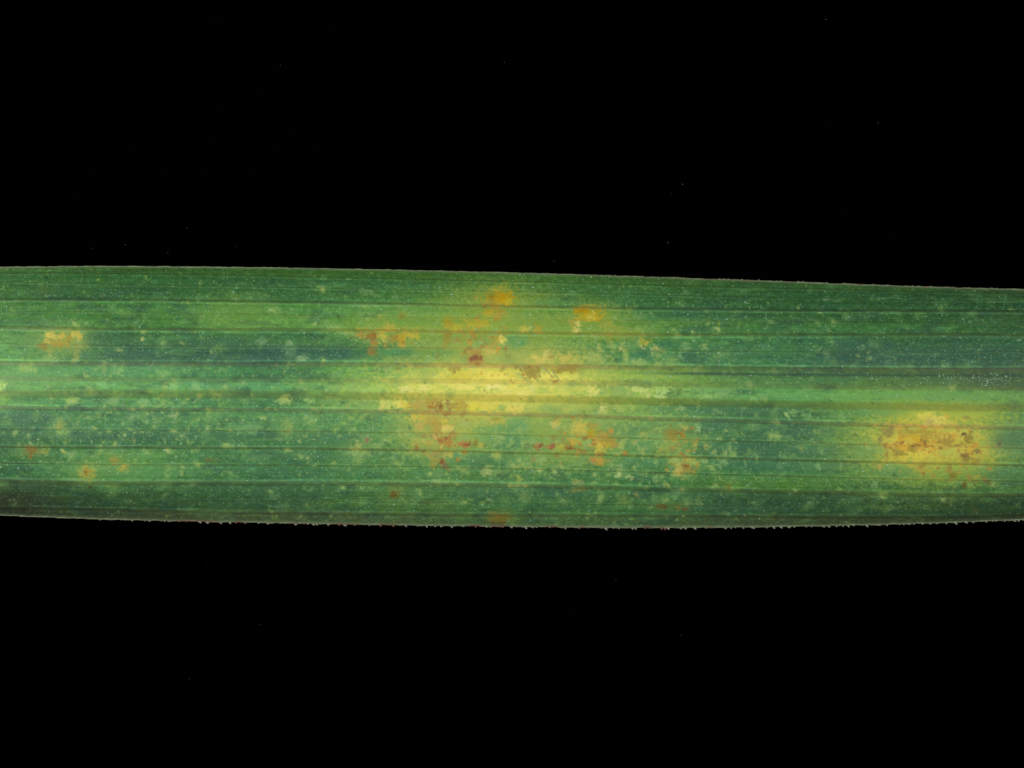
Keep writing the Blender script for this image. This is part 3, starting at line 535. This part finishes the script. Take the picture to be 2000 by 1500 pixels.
M_tooth = plain('pale_tooth', (146, 150, 128), 0.5)
M_tooth_red = plain('reddish_tooth', (128, 96, 80), 0.5)
M_hair = plain('pale_hair', (176, 200, 170), 0.4)
M_dust = plain('grey_dust', (110, 112, 112), 0.8, 0.2)
M_black = bpy.data.materials.new('black_velvet'); M_black.use_nodes = True
_b = M_black.node_tree.nodes['Principled BSDF']
_n = M_black.node_tree.nodes.new('ShaderNodeTexNoise'); _n.inputs['Scale'].default_value = 30
_r = M_black.node_tree.nodes.new('ShaderNodeValToRGB')
_r.color_ramp.elements[0].color = (0.0001, 0.0001, 0.0001, 1); _r.color_ramp.elements[1].color = (0.0003, 0.0003, 0.0003, 1)
M_black.node_tree.links.new(_n.outputs['Fac'], _r.inputs['Fac']); M_black.node_tree.links.new(_r.outputs['Color'], _b.inputs['Base Color'])
_b.inputs['Roughness'].default_value = 1.0; _b.inputs['Specular IOR Level'].default_value = 0.0

# ------------------------------------------------------------------ backdrop
BZ = -3.0
bd = build('backdrop', [(-40, -40, BZ), (40, -40, BZ), (40, 40, BZ), (-40, 40, BZ)], np.array([[0, 1, 2, 3]]), None, M_black)
bd['kind'] = 'structure'; bd['label'] = 'plain black backdrop behind the leaf'

# ------------------------------------------------------------------ the leaf
leaf = bpy.data.objects.new('grass_leaf', None)
leaf.empty_display_size = 0.3
col.objects.link(leaf)
leaf['label'] = 'green grass leaf blade with yellow and brown blotches lying across black'
leaf['category'] = 'leaf'

# blade: upper face, thin margin, under face
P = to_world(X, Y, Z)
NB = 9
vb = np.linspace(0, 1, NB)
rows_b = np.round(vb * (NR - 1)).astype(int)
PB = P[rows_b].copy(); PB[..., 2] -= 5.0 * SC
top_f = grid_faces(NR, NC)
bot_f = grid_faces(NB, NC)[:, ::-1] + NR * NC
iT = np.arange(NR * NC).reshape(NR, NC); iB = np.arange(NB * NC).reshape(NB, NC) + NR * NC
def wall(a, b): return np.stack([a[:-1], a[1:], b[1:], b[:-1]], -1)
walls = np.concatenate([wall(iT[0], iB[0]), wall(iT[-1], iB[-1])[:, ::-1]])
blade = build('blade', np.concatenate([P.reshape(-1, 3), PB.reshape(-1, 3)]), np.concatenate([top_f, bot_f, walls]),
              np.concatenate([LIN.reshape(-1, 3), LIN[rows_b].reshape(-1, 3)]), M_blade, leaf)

def sample(A, x, y):
    """value of a grid array at measured points"""
    fi = np.clip(np.interp(x, XS, np.arange(NC)), 0, NC - 1.001)
    u = np.interp(x, XS, edge_up); w = np.interp(x, XS, edge_lo)
    fr_ = np.clip((y - u) / (w - u) * (NR - 1), 0, NR - 1.001)
    i = fi.astype(int); r = fr_.astype(int); a = fi - i; b = fr_ - r
    if A.ndim == 3: a = a[..., None]; b = b[..., None]
    return (A[r, i] * (1 - a) + A[r, i + 1] * a) * (1 - b) + (A[r + 1, i] * (1 - a) + A[r + 1, i + 1] * a) * b

# veins: each a ridge sunk a little into the blade along its flanks
xv = np.concatenate([np.arange(-900, -30, 28.0), np.arange(-30, 2031, 3.2), np.arange(2044, 2901, 28.0)])
prof = np.linspace(-1, 1, 9)
for k, ((ys, hw, fac, op, hgt), L) in enumerate(zip(VEINS, vein_curves)):
    yc = L(xv) + 0.7 * fbm(xv / 90, xv * 0 + hw, 81)
    Xv = np.repeat(xv[None, :], 9, 0)
    Yv = yc[None, :] + prof[:, None] * hw * 1.25
    hz = hgt * 0.6 * (1 - np.abs(prof) ** 2.2)[:, None] * (0.85 + 0.25 * vnoise(xv / 40, xv * 0 + k, 83))[None, :] - 0.45 * (np.abs(prof) ** 3)[:, None] + 0.12
    Zv = sample(Z, Xv, Yv) + hz
    build('vein', to_world(Xv, Yv, Zv), grid_faces(9, len(xv)), sample(LIN, Xv, Yv), M_vein, leaf)

# yellowed zones and spots: slightly swollen patches, their rims dipping under the blade's skin
def patch(name, a, win, lift, thr, parent, own=None):
    r0, r1, i0, i1 = win
    keep = (a[:-1, :-1] > thr) & (a[1:, :-1] > thr) & (a[1:, 1:] > thr) & (a[:-1, 1:] > thr)
    if own is not None: keep &= OWN[r0:r1, i0:i1][:-1, :-1] == own
    if keep.sum() < 6: return None
    # the largest connected piece only
    lab = np.where(keep, np.arange(keep.size).reshape(keep.shape) + 1, 0)
    while True:
        n = lab.copy()
        for ax, sh in ((0, 1), (0, -1), (1, 1), (1, -1)):
            s_ = np.roll(lab, sh, ax)
            if sh == 1: s_[(0,) if ax == 0 else (slice(None), 0)] = 0
            else: s_[(-1,) if ax == 0 else (slice(None), -1)] = 0
            n = np.maximum(n, s_)
        n = np.where(keep, n, 0)
        if (n == lab).all(): break
        lab = n
    ids, cnt = np.unique(lab[lab > 0], return_counts=True)
    keep = lab == ids[cnt.argmax()]
    if keep.sum() < 6: return None
    f = grid_faces(*a.shape)[keep.ravel()]
    used, inv = np.unique(f, return_inverse=True)
    q = Z[r0:r1, i0:i1] + lift * np.clip((a - thr - 0.12) / 0.4, -0.3, 1)
    p = to_world(X[r0:r1, i0:i1], Y[r0:r1, i0:i1], q).reshape(-1, 3)[used]
    c = LIN[r0:r1, i0:i1].reshape(-1, 3)[used]
    return build(name, p, inv.reshape(-1, 4), c, M_blade, parent)

zone_obj = {}
for zk, (key, label, blots) in enumerate(ZONES):
    M = zone_masks[key]
    rr = np.where(M.max(1) > 0.4)[0]; cc = np.where(M.max(0) > 0.4)[0]
    r0, r1, i0, i1 = max(rr[0] - 1, 0), min(rr[-1] + 2, NR), cc[0] - 1, cc[-1] + 2
    o = patch('lesion', M[r0:r1, i0:i1], (r0, r1, i0, i1), 0.14 + 0.03 * zk, 0.5, leaf)
    if o is not None:
        o['label'] = label
        zone_obj[key] = o
for sk, (s, (r0, r1, i0, i1, a)) in enumerate(spot_patches):
    ci_ = np.searchsorted(XS, s[0]); v = (s[1] - edge_up[ci_]) / (edge_lo[ci_] - edge_up[ci_])
    ri = int(np.clip(v, 0, 1) * (NR - 1))
    par = leaf; best = 0.35
    for key, o in zone_obj.items():
        if zone_masks[key][ri, ci_] > best: best = zone_masks[key][ri, ci_]; par = o
    patch('spot', a, (r0, r1, i0, i1), 0.55, 0.5, par, sk)

# papillae: minute shining bumps in rows between the veins (too many and too small to count)
dr = np.random.default_rng(41)
dx, dy, ds, db = [], [], [], []
for k in range(17):
    gap_k = float(np.mean(LINES[k + 1] - LINES[k]))
    nrow = max(2, int(gap_k / 3.4))
    for j in range(nrow):
        f = (j + 0.5) / nrow
        x = -40 + dr.uniform(0, 20)
        while x < 2040:
            x += dr.exponential(13.0) + 3.5
            u = np.interp(x, XS, LINES[k]); w = np.interp(x, XS, LINES[k + 1])
            dx.append(x); dy.append(u + (w - u) * f + dr.normal(0, 0.8)); 
            ds.append(dr.uniform(0.9, 1.7)); db.append(dr.uniform(0.10, 0.42) if dr.random() < 0.95 else dr.uniform(0.4, 0.75))
for k in range(150):                                   # sparkling streak at the right, its glints painted as pale colour
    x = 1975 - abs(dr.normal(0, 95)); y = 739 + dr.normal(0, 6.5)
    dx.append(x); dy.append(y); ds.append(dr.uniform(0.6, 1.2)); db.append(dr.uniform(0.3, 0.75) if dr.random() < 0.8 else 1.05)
dx, dy, ds, db = map(np.array, (dx, dy, ds, db))
u = np.interp(dx, XS, edge_up); w = np.interp(dx, XS, edge_lo)
ok = (dy > u + 2.5) & (dy < w - 2.5)
yel = sample(C, dx, dy)
ok &= ~((yel[:, 0] > 150) & (dr.random(len(dx)) < 0.75))
dx, dy, ds, db = dx[ok], dy[ok], ds[ok], db[ok]
base = sample(C, dx, dy)
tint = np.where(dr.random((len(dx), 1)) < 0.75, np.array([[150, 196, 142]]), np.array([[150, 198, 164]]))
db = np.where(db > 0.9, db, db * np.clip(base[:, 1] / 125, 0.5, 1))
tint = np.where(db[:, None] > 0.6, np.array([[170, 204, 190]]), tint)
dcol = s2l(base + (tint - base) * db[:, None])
ang = np.arange(6) * math.pi / 3
ex = np.concatenate([dx[:, None] + ds[:, None] * 1.25 * np.cos(ang), dx[:, None]], 1)
ey = np.concatenate([dy[:, None] + ds[:, None] * np.sin(ang), dy[:, None]], 1)
ez = sample(Z, ex, ey) + np.concatenate([np.full((len(dx), 6), 0.05), 0.75 + 0 * dx[:, None]], 1)
ez[:, 6] = ez[:, :6].mean(1) + 0.6 * ds
fa = np.array([[i, (i + 1) % 6, 6] for i in range(6)])[:, ::-1]
ff = (fa[None] + 7 * np.arange(len(dx))[:, None, None]).reshape(-1, 3)
pap = build('papillae', to_world(ex, ey, ez), ff, np.repeat(dcol[:, None, :], 7, 1), M_dots, leaf)
pap['kind'] = 'stuff'

# margins: a thin rounded rim along either edge
RED = [(345,425),(455,475),(566,582),(592,600),(648,700),(742,772),(918,938),(958,990),(1066,1086),(1132,1144),(1256,1272),(1288,1296),(1382,1392)]
for side, edge in ((0, edge_up), (1, edge_lo)):
    xm = np.concatenate([np.arange(-900, -30, 20.0), np.arange(-30, 2031, 2.5), np.arange(2050, 2901, 20.0)])
    ye = np.interp(xm, XS, edge)
    zc = np.interp(xm, XS, Z[-1 if side else 0]) - 2.2
    th = np.arange(8) * math.pi / 4
    rad = (1.9 if side else 1.5) * (1 + 0.3 * vnoise(xm / 7, xm * 0 + side, 131))
    Xm = np.repeat(xm[None], 8, 0); Ym = ye[None] + np.cos(th)[:, None] * rad + (0.2 if side else -0.2); Zm = zc[None] + np.sin(th)[:, None] * 3.2
    cm = np.array((106, 118, 90.0))[None] * (1 + 0.22 * fbm(xm / 15, xm * 0 + side, 133))[:, None]
    if side:
        for a, b in RED:
            k = smooth(a - 5, a + 4, xm) * smooth(b + 5, b - 4, xm) * (0.7 + 0.3 * vnoise(xm / 6, xm * 0, 135))
            cm = cm + (np.array((104, 70, 56.0)) - cm) * k[:, None]
    else:
        k = smooth(0.25, 0.6, vnoise(xm / 16, xm * 0 + 3, 137)) * smooth(900, 1300, xm)
        cm = cm + (np.array((106, 84, 68.0)) - cm) * (0.6 * k)[:, None]
    cmc = np.repeat(s2l(cm)[None], 8, 0)
    fc = grid_faces(8, len(xm)); n = len(xm); i = np.arange(8 * n).reshape(8, n)
    fc = np.concatenate([fc, np.stack([i[-1, :-1], i[0, :-1], i[0, 1:], i[-1, 1:]], -1)])
    o = build('margin', to_world(Xm, Ym, Zm), fc, cmc, M_vein, leaf)

# teeth: short forward-leaning barbs on the margins
def tooth_mesh(lean, seed):
    r_ = np.random.default_rng(seed)
    rings = [(0.0, 1.0, 0.0), (0.45, 0.72, 0.25), (0.8, 0.38, 0.62)]
    vs_, n = [], 7
    for h, rr, l in rings:
        for q in range(n):
            t = 2 * math.pi * q / n
            vs_.append((rr * math.cos(t) * (1 + 0.12 * r_.uniform(-1, 1)) + lean * l, -h, 0.75 * rr * math.sin(t)))
    vs_.append((lean * 1.0, -1.0, 0.0))
    f = []
    for k in range(2):
        for q in range(n):
            a = k * n + q; b = k * n + (q + 1) % n
            f += [(a, b, b + n), (a, b + n, a + n)]
    for q in range(n): f.append((2 * n + q, 2 * n + (q + 1) % n, 3 * n))
    me = bpy.data.meshes.new('tooth')
    me.from_pydata(vs_, [], f)
    for p in me.polygons: p.use_smooth = True
    return me
tooth_meshes = []
for k, ln in enumerate((0.9, 0.5, 1.3, 0.2)):
    me = tooth_mesh(ln, 200 + k); me.materials.append(M_tooth); tooth_meshes.append(me)
me = tooth_mesh(0.7, 210); me.materials.append(M_tooth_red); tooth_red = me
tr = np.random.default_rng(77)
def add_tooth(x, side, w, h):
    edge = edge_lo if side else edge_up
    y = float(np.interp(x, XS, edge)); z = float(np.interp(x, XS, Z[-1 if side else 0])) - 2.0
    red = side and any(a - 4 < x < b + 4 for a, b in RED) and tr.random() < 0.6
    o = bpy.data.objects.new('tooth', tooth_red if red else tooth_meshes[int(tr.integers(0, 4))])
    p = to_world(np.array(x), np.array(y + (0.6 if side else -0.6)), np.array(z))
    o.location = [float(c) for c in p]
    o.scale = (w * SC, (h if side else -h) * SC, w * SC * 0.8)
    o.rotation_euler = (0, 0, float(tr.normal(0, 0.12)))
    col.objects.link(o); o.parent = leaf
x = 195.0
while x < 2010:
    add_tooth(x, 1, tr.uniform(2.2, 5.0), tr.uniform(2.4, 5.2) * (0.7 if x < 340 else 1.0))
    x += tr.uniform(5, 11) if tr.random() < 0.3 else tr.uniform(11, 27)
x = 1060.0
while x < 2010:
    add_tooth(x, 0, tr.uniform(1.8, 3.6), tr.uniform(1.3, 2.8) * (0.75 if x < 1400 else 1.0))
    x += tr.uniform(8, 14) if tr.random() < 0.3 else tr.uniform(14, 40)
for x in (62, 134, 190, 230, 333, 474):
    add_tooth(float(x), 0, 2.0, 1.4)

# hairs: pale threads standing on the blade
HAIRS = [((291,722),(296,714),(302,704)), ((721,838),(723,833),(727,830)), ((1056,717),(1068,723),(1076,734)), ((1078,722),(1083,732),(1088,737),(1097,747)),
         ((1454,589),(1459,592),(1465,593)), ((1462,598),(1465,602),(1466,606)), ((949,819),(956,818),(964,816)), ((240,785),(241,792),(240,801)),
         ((1404,702),(1405,708),(1405,714)), ((1417,727),(1415,731),(1413,736)), ((1805,618),(1809,617),(1812,619)), ((1608,584),(1612,586),(1621,583))]
for pts in HAIRS:
    pts = np.array(pts, float); n = 7
    t = np.linspace(0, len(pts) - 1, n); hx = np.interp(t, np.arange(len(pts)), pts[:, 0]); hy = np.interp(t, np.arange(len(pts)), pts[:, 1])
    hz = sample(Z, hx, hy) + 0.4 + 0.9 * np.sin(np.linspace(0, math.pi * 0.8, n))
    rad = 0.6 * np.linspace(1.0, 0.4, n)
    dxh = np.gradient(hx); dyh = np.gradient(hy); ln = np.hypot(dxh, dyh); nx_, ny_ = -dyh / ln, dxh / ln
    th = np.arange(5) * 2 * math.pi / 5
    Xh = hx[None] + np.cos(th)[:, None] * rad * nx_; Yh = hy[None] + np.cos(th)[:, None] * rad * ny_; Zh = hz[None] + np.sin(th)[:, None] * rad
    i = np.arange(5 * n).reshape(5, n)
    fc = np.concatenate([grid_faces(5, n), np.stack([i[-1, :-1], i[0, :-1], i[0, 1:], i[-1, 1:]], -1)])
    build('hair', to_world(Xh, Yh, Zh), fc, None, M_hair, leaf)

# ------------------------------------------------------------------ dust on the backdrop
specks = [(1333,360,2.2),(1305,474,2.0),(985,122,1.6),(1613,38,2.0),(245,478,1.6),(1082,510,1.4),(460,481,1.2),(1715,240,1.6),(548,128,1.4),(365,446,1.3),(180,485,1.1),(328,494,1.3),(1311,378,1.0),(406,1101,1.2),(1203,1134,1.4),(508,1220,1.3),(1117,1198,1.1),(1330,1241,1.3),(370,1326,1.1)]
vs_, fs_ = [], []
kz = (DIST - BZ) / DIST
for (x, y, r) in specks:
    c0 = np.array(((x - 1000) * SC * kz, (750 - y) * SC * kz, BZ + 0.004)); b = len(vs_)
    r_ = r * SC * 0.55
    for v in ((1, .2, 0), (-.3, 1, 0), (-.9, -.5, 0), (.4, -.9, 0), (0, 0, 1)):
        vs_.append(c0 + np.array(v) * r_)
    fs_ += [(b, b + 1, b + 4), (b + 1, b + 2, b + 4), (b + 2, b + 3, b + 4), (b + 3, b, b + 4)]
du = build('dust', vs_, np.array(fs_), None, M_dust)
du['kind'] = 'stuff'; du['label'] = 'scattered grey dust specks on the black backdrop'; du['category'] = 'dust'
